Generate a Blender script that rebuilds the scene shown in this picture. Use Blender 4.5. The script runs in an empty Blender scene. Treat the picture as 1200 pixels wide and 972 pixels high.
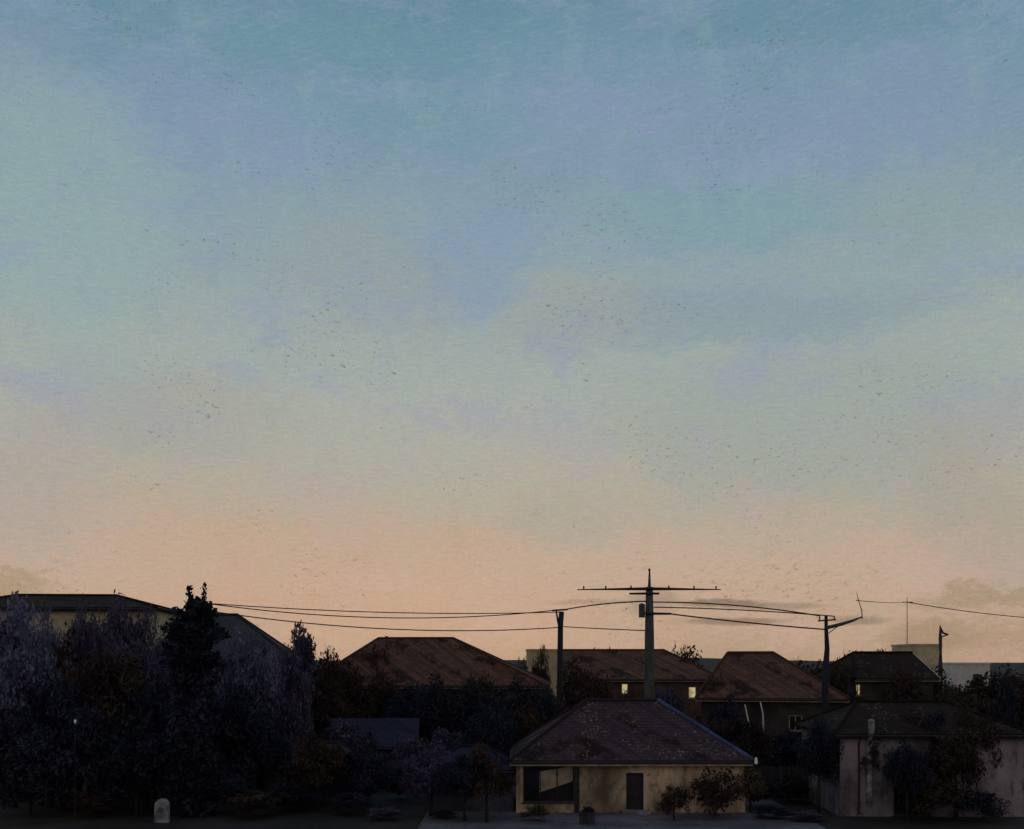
import bpy, math, random
import numpy as np
from mathutils import Vector, Matrix

R = math.radians
S = bpy.context.scene
COL = S.collection
F = 1287.0            # focal length in photograph pixels
HY = 775.0            # horizon row in the photograph
CAMH = 8.0


def X(px, d): return (px - 600.0) / F * d
def Z(py, d): return CAMH + (HY - py) / F * d


def lin(c):
    return tuple(((v / 255) / 12.92 if v / 255 <= 0.04045 else ((v / 255 + 0.055) / 1.055) ** 2.4) for v in c)


# ------------------------------------------------------------------ nodes
class NT:
    def __init__(self, tree):
        self.t = tree
        self.n = tree.nodes
        self.l = tree.links

    def node(self, typ, **kw):
        n = self.n.new(typ)
        for k, v in kw.items():
            setattr(n, k, v)
        return n

    def put(self, sock, v):
        if v is None:
            return
        if isinstance(v, bpy.types.NodeSocket):
            self.l.new(v, sock)
        else:
            sock.default_value = v

    def math(self, op, a, b=None, c=None, clamp=False):
        n = self.node('ShaderNodeMath', operation=op, use_clamp=clamp)
        self.put(n.inputs[0], a)
        self.put(n.inputs[1], b)
        self.put(n.inputs[2], c)
        return n.outputs[0]

    def vmath(self, op, a, b=None, out=0):
        n = self.node('ShaderNodeVectorMath', operation=op)
        self.put(n.inputs[0], a)
        if b is not None:
            self.put(n.inputs[1], b)
        return n.outputs[out]

    def comb(self, x, y, z=0.0):
        n = self.node('ShaderNodeCombineXYZ')
        for i, v in enumerate((x, y, z)):
            self.put(n.inputs[i], v)
        return n.outputs[0]

    def noise(self, vec, scale, detail=3, rough=0.55, dist=0.0):
        n = self.node('ShaderNodeTexNoise')
        self.put(n.inputs['Vector'], vec)
        n.inputs['Scale'].default_value = scale
        n.inputs['Detail'].default_value = detail
        n.inputs['Roughness'].default_value = rough
        n.inputs['Distortion'].default_value = dist
        return n

    def mrange(self, v, a, b, c=0.0, d=1.0, smooth=True):
        n = self.node('ShaderNodeMapRange')
        n.interpolation_type = 'SMOOTHSTEP' if smooth else 'LINEAR'
        n.clamp = True
        self.put(n.inputs['Value'], v)
        n.inputs['From Min'].default_value = a
        n.inputs['From Max'].default_value = b
        n.inputs['To Min'].default_value = c
        n.inputs['To Max'].default_value = d
        return n.outputs['Result']

    def mix(self, f, a, b, blend='MIX'):
        n = self.node('ShaderNodeMix', data_type='RGBA', blend_type=blend)
        self.put(n.inputs[0], f)
        for s, v in ((6, a), (7, b)):
            if isinstance(v, tuple):
                v = (*v[:3], 1.0)
            self.put(n.inputs[s], v)
        return n.outputs[2]

    def ramp(self, f, stops):
        n = self.node('ShaderNodeValToRGB')
        e = n.color_ramp.elements
        while len(e) < len(stops):
            e.new(0.5)
        for el, (p, c) in zip(e, stops):
            el.position = p
            el.color = (*c, 1.0)
        self.put(n.inputs[0], f)
        return n.outputs[0]


def material(name, base, rough=0.9, var=0.35, scale=1.2, tint=None, bump=0.0, bscale=20.0, stretch=(1, 1, 1), metal=0.0, spec=0.25):
    """A rough surface whose own colour wanders with weathering."""
    m = bpy.data.materials.new(name)
    m.use_nodes = True
    t = NT(m.node_tree)
    b = t.n['Principled BSDF']
    co = t.node('ShaderNodeTexCoord').outputs['Object']
    v = t.vmath('MULTIPLY', co, stretch)
    n1 = t.noise(v, scale, 5, 0.62).outputs['Fac']
    n2 = t.noise(v, scale * 7.3, 3, 0.6).outputs['Fac']
    lo = tuple(c * (1 - var) for c in base)
    hi = tuple(c * (1 + var) for c in base)
    c = t.mix(t.mrange(n1, 0.3, 0.7), lo, hi)
    if tint:
        c = t.mix(t.mrange(n2, 0.48, 0.72, 0, 0.75), c, tint)
    else:
        c = t.mix(t.mrange(n2, 0.45, 0.75, 0, 0.4), c, lo)
    t.put(b.inputs['Base Color'], c)
    b.inputs['Roughness'].default_value = rough
    b.inputs['Metallic'].default_value = metal
    b.inputs['Specular IOR Level'].default_value = spec
    if bump:
        bn = t.node('ShaderNodeBump')
        bn.inputs['Strength'].default_value = bump
        bn.inputs['Distance'].default_value = 0.03
        t.put(bn.inputs['Height'], t.noise(v, bscale, 4, 0.6).outputs['Fac'])
        t.put(b.inputs['Normal'], bn.outputs[0])
    return m


def roof_material(name, a, b2, moss, bw=0.34, rh=0.3, mossamt=0.5, streak=0.5, lichen=None):
    m = bpy.data.materials.new(name)
    m.use_nodes = True
    t = NT(m.node_tree)
    b = t.n['Principled BSDF']
    tc = t.node('ShaderNodeTexCoord')
    uv = tc.outputs['UV']
    br = t.node('ShaderNodeTexBrick')
    t.put(br.inputs['Vector'], uv)
    br.inputs['Color1'].default_value = (*a, 1)
    br.inputs['Color2'].default_value = (*b2, 1)
    br.inputs['Mortar'].default_value = (*[c * 0.35 for c in a], 1)
    br.inputs['Scale'].default_value = 1.0
    br.inputs['Mortar Size'].default_value = 0.016
    br.inputs['Mortar Smooth'].default_value = 0.3
    br.inputs['Brick Width'].default_value = bw
    br.inputs['Row Height'].default_value = rh
    # rain streaks running down the slope and patches of moss
    us = t.node('ShaderNodeSeparateXYZ')
    t.put(us.inputs[0], uv)
    sv = t.comb(t.math('MULTIPLY', t.math('ADD', us.outputs[0], t.math('MULTIPLY', us.outputs[1], 0.9)), 2.2), t.math('MULTIPLY', us.outputs[1], 0.2))
    st = t.noise(sv, 1.0, 6, 0.68).outputs['Fac']
    c = t.mix(t.mrange(st, 0.38, 0.62, 0, streak), br.outputs['Color'], tuple(v * 0.4 for v in a))
    mo = t.noise(uv, 0.45, 6, 0.68).outputs['Fac']
    c = t.mix(t.mrange(mo, 0.5, 0.6, 0, mossamt), c, moss)
    if lichen:
        ln_ = t.noise(uv, 5.5, 3, 0.7).outputs['Fac']
        lp_ = t.noise(t.vmath('ADD', uv, (9.0, 4.0, 0)), 0.5, 4, 0.6).outputs['Fac']
        c = t.mix(t.math('MULTIPLY', t.mrange(ln_, 0.57, 0.64), t.mrange(lp_, 0.5, 0.58)), c, lichen)
    t.put(b.inputs['Base Color'], c)
    b.inputs['Roughness'].default_value = 0.9
    b.inputs['Specular IOR Level'].default_value = 0.1
    bn = t.node('ShaderNodeBump')
    bn.inputs['Strength'].default_value = 0.7
    bn.inputs['Distance'].default_value = 0.03
    saw = t.math('FRACT', t.math('DIVIDE', t.node('ShaderNodeSeparateXYZ').outputs[1], rh))
    sep = saw.node.inputs[0].links[0].from_node.inputs[0].links[0].from_node
    t.put(sep.inputs[0], uv)
    hgt = t.math('ADD', t.math('MULTIPLY', t.math('SUBTRACT', 1.0, saw), 0.7), t.math('MULTIPLY', br.outputs['Fac'], -0.5))
    t.put(bn.inputs['Height'], hgt)
    t.put(b.inputs['Normal'], bn.outputs[0])
    return m


def leaf_material(name, a, b2):
    m = bpy.data.materials.new(name)
    m.use_nodes = True
    t = NT(m.node_tree)
    b = t.n['Principled BSDF']
    co = t.node('ShaderNodeTexCoord').outputs['Object']
    n1 = t.noise(co, 0.9, 3, 0.6).outputs['Fac']
    at = t.node('ShaderNodeAttribute', attribute_name='leaf_tone').outputs['Fac']
    f = t.math('ADD', t.math('MULTIPLY', n1, 0.8), t.math('MULTIPLY', at, 0.6))
    c = t.mix(t.mrange(f, 0.4, 1.0), a, b2)
    t.put(b.inputs['Base Color'], c)
    b.inputs['Roughness'].default_value = 0.75
    b.inputs['Specular IOR Level'].default_value = 0.2
    return m


def glow_material(name, col, strength):
    m = bpy.data.materials.new(name)
    m.use_nodes = True
    t = NT(m.node_tree)
    b = t.n['Principled BSDF']
    b.inputs['Base Color'].default_value = (0.3, 0.28, 0.2, 1)
    co = t.node('ShaderNodeTexCoord').outputs['Object']
    n = t.noise(co, 2.3, 2, 0.5).outputs['Fac']
    t.put(b.inputs['Emission Color'], t.mix(t.mrange(n, 0.4, 0.65), col, tuple(c * 0.55 for c in col)))
    b.inputs['Emission Strength'].default_value = strength
    return m


M = {}
M['bungalow_wall'] = material('ochre render', (0.47, 0.36, 0.225), var=0.72, scale=0.42, tint=(0.14, 0.095, 0.065), bump=0.25, bscale=9, stretch=(1, 1, 0.6))
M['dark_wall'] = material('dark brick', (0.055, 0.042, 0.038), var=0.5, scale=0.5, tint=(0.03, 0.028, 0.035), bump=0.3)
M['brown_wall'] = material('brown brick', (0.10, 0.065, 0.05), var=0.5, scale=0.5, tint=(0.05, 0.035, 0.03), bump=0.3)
M['mauve_wall'] = material('mauve grey render', (0.22, 0.19, 0.20), var=0.75, scale=0.36, tint=(0.06, 0.045, 0.04), bump=0.25, bscale=6, stretch=(1, 1, 0.5))
M['pale_wall'] = material('pale ochre render', (0.52, 0.44, 0.27), var=0.2, scale=0.4, tint=(0.36, 0.30, 0.19), bump=0.1)
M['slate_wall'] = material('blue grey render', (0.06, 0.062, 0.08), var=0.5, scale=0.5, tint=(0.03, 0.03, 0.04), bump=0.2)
M['blue_wall'] = material('blue painted boards', (0.075, 0.085, 0.13), var=0.4, scale=0.6, tint=(0.03, 0.03, 0.045), stretch=(4, 4, 0.5))
M['white_paint'] = material('white paint', (0.66, 0.64, 0.60), var=0.15, scale=2.0, tint=(0.4, 0.38, 0.34), rough=0.6)
M['cream_paint'] = material('weathered cream paint', (0.42, 0.34, 0.23), var=0.3, scale=1.5, tint=(0.2, 0.15, 0.1), rough=0.7)
M['blue_paint'] = material('blue painted timber', (0.06, 0.075, 0.19), var=0.5, scale=1.3, tint=(0.05, 0.05, 0.1), rough=0.6)
M['dark_paint'] = material('dark paint', (0.03, 0.027, 0.026), var=0.3, scale=2.0, rough=0.6)
M['stone'] = material('pale stone', (0.24, 0.25, 0.26), var=0.7, scale=2.2, tint=(0.05, 0.05, 0.06), bump=0.4)
M['pole_wood'] = material('grey green timber', (0.085, 0.09, 0.085), var=0.35, scale=1.2, tint=(0.04, 0.042, 0.045), stretch=(6, 6, 0.5), bump=0.4)
M['pole_dark'] = material('tarred timber', (0.03, 0.031, 0.04), var=0.35, scale=1.5, stretch=(6, 6, 0.5), bump=0.4)
M['steel'] = material('dull steel', (0.05, 0.055, 0.065), var=0.3, scale=3, rough=0.55, metal=0.4)
M['pale_steel'] = material('pale weathered steel', (0.42, 0.40, 0.36), var=0.2, scale=3, rough=0.6)
M['wire'] = material('black cable', (0.03, 0.032, 0.04), var=0.2, scale=4, rough=0.6)
M['porcelain'] = material('brown porcelain', (0.06, 0.04, 0.035), var=0.2, scale=5, rough=0.3)
M['bark'] = material('bark', (0.04, 0.032, 0.028), var=0.4, scale=2, stretch=(3, 3, 0.6), bump=0.6)
M['tile_brown'] = roof_material('brown roof tiles', (0.2, 0.11, 0.08), (0.13, 0.073, 0.055), (0.022, 0.015, 0.013), streak=0.95, mossamt=0.85)
M['tile_purple'] = roof_material('purple brown roof tiles', (0.092, 0.062, 0.076), (0.066, 0.047, 0.058), (0.024, 0.014, 0.012), mossamt=0.95, streak=0.7, lichen=(0.33, 0.27, 0.16))
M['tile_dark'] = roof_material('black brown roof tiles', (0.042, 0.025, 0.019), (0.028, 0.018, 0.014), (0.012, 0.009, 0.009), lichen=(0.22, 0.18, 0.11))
M['slate_blue'] = roof_material('blue slates', (0.085, 0.095, 0.11), (0.065, 0.07, 0.09), (0.04, 0.04, 0.045), bw=0.3, rh=0.22)
M['felt_blue'] = roof_material('blue roofing felt', (0.038, 0.042, 0.078), (0.03, 0.034, 0.06), (0.02, 0.016, 0.018), bw=3.0, rh=0.9)
M['brick_red'] = material('chimney brick', (0.13, 0.07, 0.055), var=0.4, scale=3, tint=(0.05, 0.035, 0.03), bump=0.4)
M['clay'] = material('clay pot', (0.2, 0.1, 0.06), var=0.3, scale=4)
M['glass'] = material('dark window glass', (0.015, 0.016, 0.02), var=0.3, scale=1, rough=0.12, spec=0.5)
M['lit_cream'] = glow_material('lamplit window', lin((226, 204, 150)), 0.62)
M['lit_blue'] = glow_material('cold lamp', lin((150, 172, 176)), 0.32)
M['grass'] = material('dark rough grass', (0.026, 0.022, 0.02), var=0.5, scale=0.25, tint=(0.035, 0.03, 0.028), bump=0.8, bscale=5)
M['yard'] = material('worn paving', (0.12, 0.115, 0.13), var=0.45, scale=0.35, tint=(0.05, 0.045, 0.05), bump=0.3)
M['asphalt'] = material('asphalt', (0.05, 0.05, 0.056), var=0.35, scale=0.5, bump=0.3, bscale=25)
M['hill'] = material('far hill scrub', (0.02, 0.019, 0.024), var=0.3, scale=0.02)
M['timber'] = material('dark fence boards', (0.045, 0.042, 0.05), var=0.45, scale=0.8, stretch=(5, 5, 0.5), tint=(0.025, 0.022, 0.025))
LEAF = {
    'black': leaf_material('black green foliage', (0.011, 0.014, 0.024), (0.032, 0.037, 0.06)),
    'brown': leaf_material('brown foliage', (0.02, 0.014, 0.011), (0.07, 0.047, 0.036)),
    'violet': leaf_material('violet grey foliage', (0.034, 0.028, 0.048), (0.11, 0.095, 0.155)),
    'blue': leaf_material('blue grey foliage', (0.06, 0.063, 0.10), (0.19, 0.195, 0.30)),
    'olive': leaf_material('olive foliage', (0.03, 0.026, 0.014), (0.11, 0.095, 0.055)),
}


# ------------------------------------------------------------------ mesh builder
class MB:
    def __init__(self):
        self.v, self.f, self.uv = [], [], []

    def face(self, pts, uvs=None):
        i = len(self.v)
        self.v += [tuple(p) for p in pts]
        self.f.append(tuple(range(i, i + len(pts))))
        self.uv += list(uvs) if uvs else [(0.0, 0.0)] * len(pts)

    def box(self, lo, hi):
        x0, y0, z0 = lo
        x1, y1, z1 = hi
        P = [(x0, y0, z0), (x1, y0, z0), (x1, y1, z0), (x0, y1, z0), (x0, y0, z1), (x1, y0, z1), (x1, y1, z1), (x0, y1, z1)]
        i = len(self.v)
        self.v += P
        for q in ((0, 3, 2, 1), (4, 5, 6, 7), (0, 1, 5, 4), (1, 2, 6, 5), (2, 3, 7, 6), (3, 0, 4, 7)):
            self.f.append(tuple(i + k for k in q))
            self.uv += [(0, 0)] * 4

    def tube(self, pts, rad, seg=8, cap=True):
        pts = [Vector(p) for p in pts]
        if not hasattr(rad, '__len__'):
            rad = [rad] * len(pts)
        i0 = len(self.v)
        for k, p in enumerate(pts):
            a = pts[max(k - 1, 0)]
            b = pts[min(k + 1, len(pts) - 1)]
            t = (b - a).normalized()
            u = t.cross(Vector((0, 0, 1)) if abs(t.z) < 0.9 else Vector((1, 0, 0))).normalized()
            w = t.cross(u)
            for s in range(seg):
                an = 2 * math.pi * s / seg
                self.v.append(tuple(p + (u * math.cos(an) + w * math.sin(an)) * rad[k]))
        for k in range(len(pts) - 1):
            for s in range(seg):
                a = i0 + k * seg + s
                b = i0 + k * seg + (s + 1) % seg
                self.f.append((a, b, b + seg, a + seg))
                self.uv += [(0, 0)] * 4
        if cap:
            self.f.append(tuple(i0 + s for s in range(seg))[::-1])
            self.uv += [(0, 0)] * seg
            e = i0 + (len(pts) - 1) * seg
            self.f.append(tuple(e + s for s in range(seg)))
            self.uv += [(0, 0)] * seg

    def build(self, name, mat, parent=None, loc=(0, 0, 0), rz=0.0, smooth=False):
        me = bpy.data.meshes.new(name)
        me.from_pydata(self.v, [], self.f)
        l = me.uv_layers.new(name='UVMap')
        flat = []
        for p in me.polygons:
            pass
        # loops keep the face order, so the list can be written straight through
        for k, u in enumerate(self.uv):
            l.data[k].uv = u
        me.materials.append(mat)
        if smooth:
            for p in me.polygons:
                p.use_smooth = True
        o = bpy.data.objects.new(name, me)
        COL.objects.link(o)
        o.location = loc
        o.rotation_euler.z = rz
        o.parent = parent
        return o


def tag(o, label=None, cat=None, group=None, kind=None):
    if label: o['label'] = label
    if cat: o['category'] = cat
    if group: o['group'] = group
    if kind: o['kind'] = kind
    return o


def thing(name, label, cat, loc=(0, 0, 0), rz=0.0, group=None):
    o = bpy.data.objects.new(name, None)
    o.empty_display_size = 0.3
    COL.objects.link(o)
    o.location = loc
    o.rotation_euler.z = rz
    return tag(o, label, cat, group)


# ------------------------------------------------------------------ houses
def wall_mesh(L, W, eave, rise, gl, gr, ops):
    """A wall shell; OPS are openings in the front (x centre, sill, width, height)."""
    b = MB()
    x0, x1, y0, y1 = -L / 2, L / 2, -W / 2, W / 2
    dep = 0.16
    xs = sorted({x0, x1, *[o[0] - o[2] / 2 for o in ops], *[o[0] + o[2] / 2 for o in ops]})
    zs = sorted({0.0, eave, *[o[1] for o in ops], *[min(o[1] + o[3], eave - 0.05) for o in ops]})
    for i in range(len(xs) - 1):
        for k in range(len(zs) - 1):
            cx, cz = (xs[i] + xs[i + 1]) / 2, (zs[k] + zs[k + 1]) / 2
            if any(abs(cx - o[0]) < o[2] / 2 and o[1] < cz < o[1] + o[3] for o in ops):
                continue
            b.face([(xs[i], y0, zs[k]), (xs[i + 1], y0, zs[k]), (xs[i + 1], y0, zs[k + 1]), (xs[i], y0, zs[k + 1])])
    for (cx, s, w, h) in ops:
        h = min(s + h, eave - 0.05) - s
        a, c = cx - w / 2, cx + w / 2
        b.face([(a, y0, s), (a, y0, s + h), (a, y0 + dep, s + h), (a, y0 + dep, s)])
        b.face([(c, y0, s), (c, y0 + dep, s), (c, y0 + dep, s + h), (c, y0, s + h)])
        b.face([(a, y0, s), (a, y0 + dep, s), (c, y0 + dep, s), (c, y0, s)])
        b.face([(a, y0, s + h), (c, y0, s + h), (c, y0 + dep, s + h), (a, y0 + dep, s + h)])
    b.face([(x1, y1, 0), (x0, y1, 0), (x0, y1, eave), (x1, y1, eave)])
    for x, g in ((x0, gl), (x1, gr)):
        p = [(x, y1, 0), (x, y0, 0), (x, y0, eave)] + ([(x, 0, eave + rise)] if g else []) + [(x, y1, eave)]
        b.face(p if x == x0 else p[::-1])
    return b


def roof_mesh(L, W, eave, rise, il, ir, ov=0.35, th=0.14):
    """Hipped (inset > 0) or gabled (inset 0) roof with overhang and thickness; UVs run along and up each slope."""
    b = MB()
    sl = rise / (W / 2)
    ze = eave - ov * sl + th + 0.01
    zr = eave + rise + th + 0.01
    e0, e1 = -L / 2 - ov, L / 2 + ov
    f0, f1 = -W / 2 - ov, W / 2 + ov
    r0 = -L / 2 + il if il > 0 else e0
    r1 = L / 2 - ir if ir > 0 else e1
    A, B, Cc, D = (e0, f0, ze), (e1, f0, ze), (e1, f1, ze), (e0, f1, ze)
    P, Q = (r0, 0, zr), (r1, 0, zr)
    run = math.hypot(W / 2 + ov, zr - ze)
    b.face([A, B, Q, P], [(e0, 0), (e1, 0), (r1, run), (r0, run)])
    b.face([Cc, D, P, Q], [(-e1, 0.1), (-e0, 0.1), (-r0, run), (-r1, run)])
    for inset, pts in ((il, (D, A, P)), (ir, (B, Cc, Q))):
        if inset > 0:
            rr = math.hypot(inset + ov, zr - ze)
            b.face(pts, [(f0 + 40, 0), (f1 + 40, 0), (40, rr)])
    dn = lambda p: (p[0], p[1], p[2] - th)
    # edges
    ring = [A, B] + ([Q] if ir == 0 else []) + [Cc, D] + ([P] if il == 0 else [])
    for i in range(len(ring)):
        p, q = ring[i], ring[(i + 1) % len(ring)]
        b.face([dn(p), dn(q), q, p])
    b.face([dn(A), dn(P), dn(Q), dn(B)])
    b.face([dn(Cc), dn(Q), dn(P), dn(D)])
    if il > 0: b.face([dn(D), dn(P), dn(A)])
    if ir > 0: b.face([dn(B), dn(Q), dn(Cc)])
    return b, (A, B, Cc, D, P, Q)


def window(root, L, W, op, mat_pane, frame_mat, bars=1, sill=True):
    cx, s, w, h = op
    y = -W / 2
    b = MB()
    fw = 0.07
    a, c = cx - w / 2 + 0.003, cx + w / 2 - 0.003
    lo, hi = s + 0.003, s + h - 0.003
    ya, yb = y + 0.06, y + 0.12
    b.box((a, ya, lo), (a + fw, yb, hi))
    b.box((c - fw, ya, lo), (c, yb, hi))
    b.box((a + fw, ya, lo), (c - fw, yb, lo + fw))
    b.box((a + fw, ya, hi - fw), (c - fw, yb, hi))
    for k in range(bars):
        xx = a + (c - a) * (k + 1) / (bars + 1)
        b.box((xx - 0.025, ya + 0.005, lo + fw), (xx + 0.025, yb - 0.01, hi - fw))
    wnd = b.build('window', frame_mat, root)
    p = MB()
    p.box((a + 0.01, y + 0.125, lo + 0.01), (c - 0.01, y + 0.14, hi - 0.01))
    p.build('pane', mat_pane, wnd)
    if sill:
        p = MB()
        p.box((a - 0.08, y - 0.09, s - 0.07), (c + 0.08, y - 0.003, s))
        p.build('sill', frame_mat, wnd)
    return wnd


def chimney(roof, x, y, z0, h, w=0.55, d=0.75, pots=2):
    b = MB()
    b.box((x - w / 2, y - d / 2, z0), (x + w / 2, y + d / 2, z0 + h))
    b.box((x - w / 2 - 0.06, y - d / 2 - 0.06, z0 + h), (x + w / 2 + 0.06, y + d / 2 + 0.06, z0 + h + 0.12))
    for k in range(pots):
        yy = y + (k - (pots - 1) / 2) * 0.34
        b.tube([(x, yy, z0 + h + 0.1), (x, yy, z0 + h + 0.28), (x, yy, z0 + h + 0.42)], [0.12, 0.1, 0.12], 10)
    return b.build('chimney', M['brick_red'], roof)


def house(name, label, pxc, d, rot, L, W, eave, rise, il, ir, roofm, wallm, wins=(), trim='cream_paint', group=None, cat='house',
          chims=(), ov=0.35, ridge=True, pipe=None, verge=None):
    """d is the distance to the middle of the house."""
    root = thing(name, label, cat, (X(pxc, d), d, 0), R(rot), group)
    ops = [w[:4] for w in wins]
    wall_mesh(L, W, eave, rise, il == 0, ir == 0, ops).build('wall', M[wallm], root)
    rb, (A, B, Cc, D, P, Q) = roof_mesh(L, W, eave, rise, il, ir, ov)
    roof = rb.build('roof', M[roofm], root)
    if ridge:
        c = MB()
        c.tube([(P[0], 0, P[2] + 0.02), (Q[0], 0, Q[2] + 0.02)], 0.11, 8)
        for p, q, i in ((A, P, il), (D, P, il), (B, Q, ir), (Cc, Q, ir)):
            if i > 0:
                c.tube([(p[0], p[1], p[2] + 0.02), (q[0], q[1], q[2] + 0.02)], 0.09, 8)
        c.build('ridge_cap', M[roofm], roof)
    g = MB()
    gz = A[2] - 0.14
    g.box((A[0] + 0.01, A[1] - 0.002, gz - 0.13), (B[0] - 0.01, A[1] + 0.04, gz - 0.002))
    g.build('fascia', M[trim], root)
    g = MB()
    g.tube([(A[0] + 0.05, A[1] - 0.07, gz + 0.02), (B[0] - 0.05, A[1] - 0.07, gz + 0.02)], 0.06, 8)
    g.build('gutter', M['dark_paint'], root)
    for (x, y, z0, h) in chims:
        chimney(roof, x, y, z0, h)
    if pipe:
        x, mt = pipe
        g = MB()
        g.tube([(x, A[1] - 0.07, gz - 0.02), (x, -W / 2 - 0.06, gz - 0.35), (x, -W / 2 - 0.06, 0.1)], 0.045, 8)
        g.build('drainpipe', M[mt], root)
    for e in (verge or ()):
        x = B[0] + 0.025 if e > 0 else A[0] - 0.025
        q = Q if e > 0 else P
        g = MB()
        for yy, zz in ((A[1], A[2]), (D[1], D[2])):
            lo = [(x - 0.022, yy, zz - 0.26), (x + 0.022, yy, zz - 0.26), (x + 0.022, yy, zz + 0.03), (x - 0.022, yy, zz + 0.03)]
            hi = [(p[0], 0, p[2] - zz + q[2]) for p in lo]
            for k in range(4):
                n = (k + 1) % 4
                g.face([lo[k], lo[n], hi[n], hi[k]])
            g.face(lo)
        g.build('bargeboard', M['white_paint'], roof)
    for k, w in enumerate(wins):
        pane = M['glass'] if len(w) < 5 or not w[4] else M[w[4]]
        window(root, L, W, w[:4], pane, M[trim if len(w) < 6 else w[5]], bars=1 if w[2] > 0.75 else 0)
    return root, roof, (A, B, Cc, D, P, Q)


def sq(name, label, cat, pxl, pxr, d, depth, top, wallm, wins=(), group=None):
    """Flat-roofed block with a parapet."""
    L = X(pxr, d) - X(pxl, d)
    root = thing(name, label, cat, (X((pxl + pxr) / 2, d), d + depth / 2, 0), 0, group)
    wall_mesh(L, depth, top, 0, False, False, [w[:4] for w in wins]).build('wall', M[wallm], root)
    b = MB()
    h = 0.22
    x, y = L / 2 + 0.08, depth / 2 + 0.08
    b.box((-x, -y, top + 0.003), (x, y, top + h))
    b.build('roof_slab', M[wallm], root)
    for w in wins:
        window(root, L, depth, w[:4], M['glass'], M['dark_paint'])
    return root


# ------------------------------------------------------------------ vegetation
def leaves_mesh(name, clumps, leaf, seed, mat, flat=0.0):
    """CLUMPS: (x, y, z, rx, rz, count). Leaf-sized bent quads scattered through every clump."""
    rng = np.random.default_rng(seed)
    P, T = [], []
    for (x, y, z, rx, rz, n) in clumps:
        v = rng.normal(size=(n, 3))
        v /= np.linalg.norm(v, axis=1)[:, None] + 1e-9
        r = rng.random((n, 1)) ** 0.45
        p = v * r * np.array([rx, rx, rz]) + np.array([x, y, z])
        p += rng.normal(size=(n, 3)) * leaf * 0.5
        P.append(p)
        T.append(np.clip(rng.random() * 0.7 + rng.random(n) * 0.3, 0, 1))
    P = np.concatenate(P)
    T = np.concatenate(T)
    n = len(P)
    u = rng.normal(size=(n, 3))
    u /= np.linalg.norm(u, axis=1)[:, None]
    w = rng.normal(size=(n, 3))
    w -= (w * u).sum(1)[:, None] * u
    w /= np.linalg.norm(w, axis=1)[:, None]
    nrm = np.cross(u, w)
    s = leaf * (0.4 + rng.random((n, 1)) ** 2 * 1.3)
    tw = rng.random(n) < 0.09
    out = P - P.mean(0)
    out /= np.linalg.norm(out, axis=1)[:, None] + 1e-9
    u[tw] = out[tw] + rng.normal(size=(int(tw.sum()), 3)) * 0.45
    u *= np.where(tw[:, None], s * 2.6, s)
    w *= np.where(tw[:, None], leaf * 0.09, s * 0.5)
    nrm *= np.where(tw[:, None], 0.0, s * 0.18)
    V = np.stack([P - u, P - w + nrm, P + u, P + w + nrm], axis=1).reshape(-1, 3)
    me = bpy.data.meshes.new(name)
    me.vertices.add(n * 4)
    me.vertices.foreach_set('co', V.astype(np.float32).ravel())
    me.loops.add(n * 4)
    me.loops.foreach_set('vertex_index', np.arange(n * 4, dtype=np.int32))
    me.polygons.add(n)
    me.polygons.foreach_set('loop_start', np.arange(0, n * 4, 4, dtype=np.int32))
    me.polygons.foreach_set('loop_total', np.full(n, 4, dtype=np.int32))
    me.update(calc_edges=True)
    a = me.attributes.new('leaf_tone', 'FLOAT', 'FACE')
    a.data.foreach_set('value', T.astype(np.float32))
    me.materials.append(mat)
    return me


def round_clumps(seed, k, n, squash=0.8):
    r = random.Random(seed)
    out = []
    for i in range(k):
        a = r.random() * 2 * math.pi
        el = math.asin(r.uniform(-0.75, 1))
        q = r.uniform(0.35, 0.95)
        rr = r.uniform(0.17, 0.42)
        out.append((math.cos(a) * math.cos(el) * q, math.sin(a) * math.cos(el) * q, math.sin(el) * q * squash, rr, rr * 0.75, int(n * rr * rr * 11 / k) + 8))
    return out


def cone_clumps(seed, k, n):
    """Unit cone from z -1 to 1."""
    r = random.Random(seed)
    out = []
    for i in range(k):
        t = (i + r.random()) / k
        rad = (1 - t) ** 0.8 * 0.95
        a = r.random() * 6.283
        q = r.uniform(0.3, 0.85) * rad
        rr = 0.10 + 0.28 * rad * r.uniform(0.6, 1.1)
        out.append((math.cos(a) * q, math.sin(a) * q, -1 + 2 * t, rr, rr * 0.42, int(n / k * (0.4 + rad))))
    for i in range(3):
        out.append((r.uniform(-.04, .04), 0, 0.92 + 0.06 * i, 0.04, 0.09, 20))
    return out


CROWN = {}
def crown(kind, tone):
    key = (kind, tone)
    if key not in CROWN:
        if kind.startswith('round'):
            cl = round_clumps(hash_seed(kind), 60, 12500)
            leaf = 0.044
        elif kind.startswith('bush'):
            cl = round_clumps(hash_seed(kind), 42, 8500, 0.9)
            leaf = 0.055
        elif kind.startswith('sparse'):
            cl = round_clumps(hash_seed(kind), 40, 3600)
            leaf = 0.055
        else:
            cl = cone_clumps(hash_seed(kind), 60, 6500)
            leaf = 0.05
        CROWN[key] = leaves_mesh('crown', cl, leaf, hash_seed(kind + tone), LEAF[tone])
    return CROWN[key]


def hash_seed(s):
    return sum((i + 3) * ord(c) for i, c in enumerate(s)) % 9973


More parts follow.
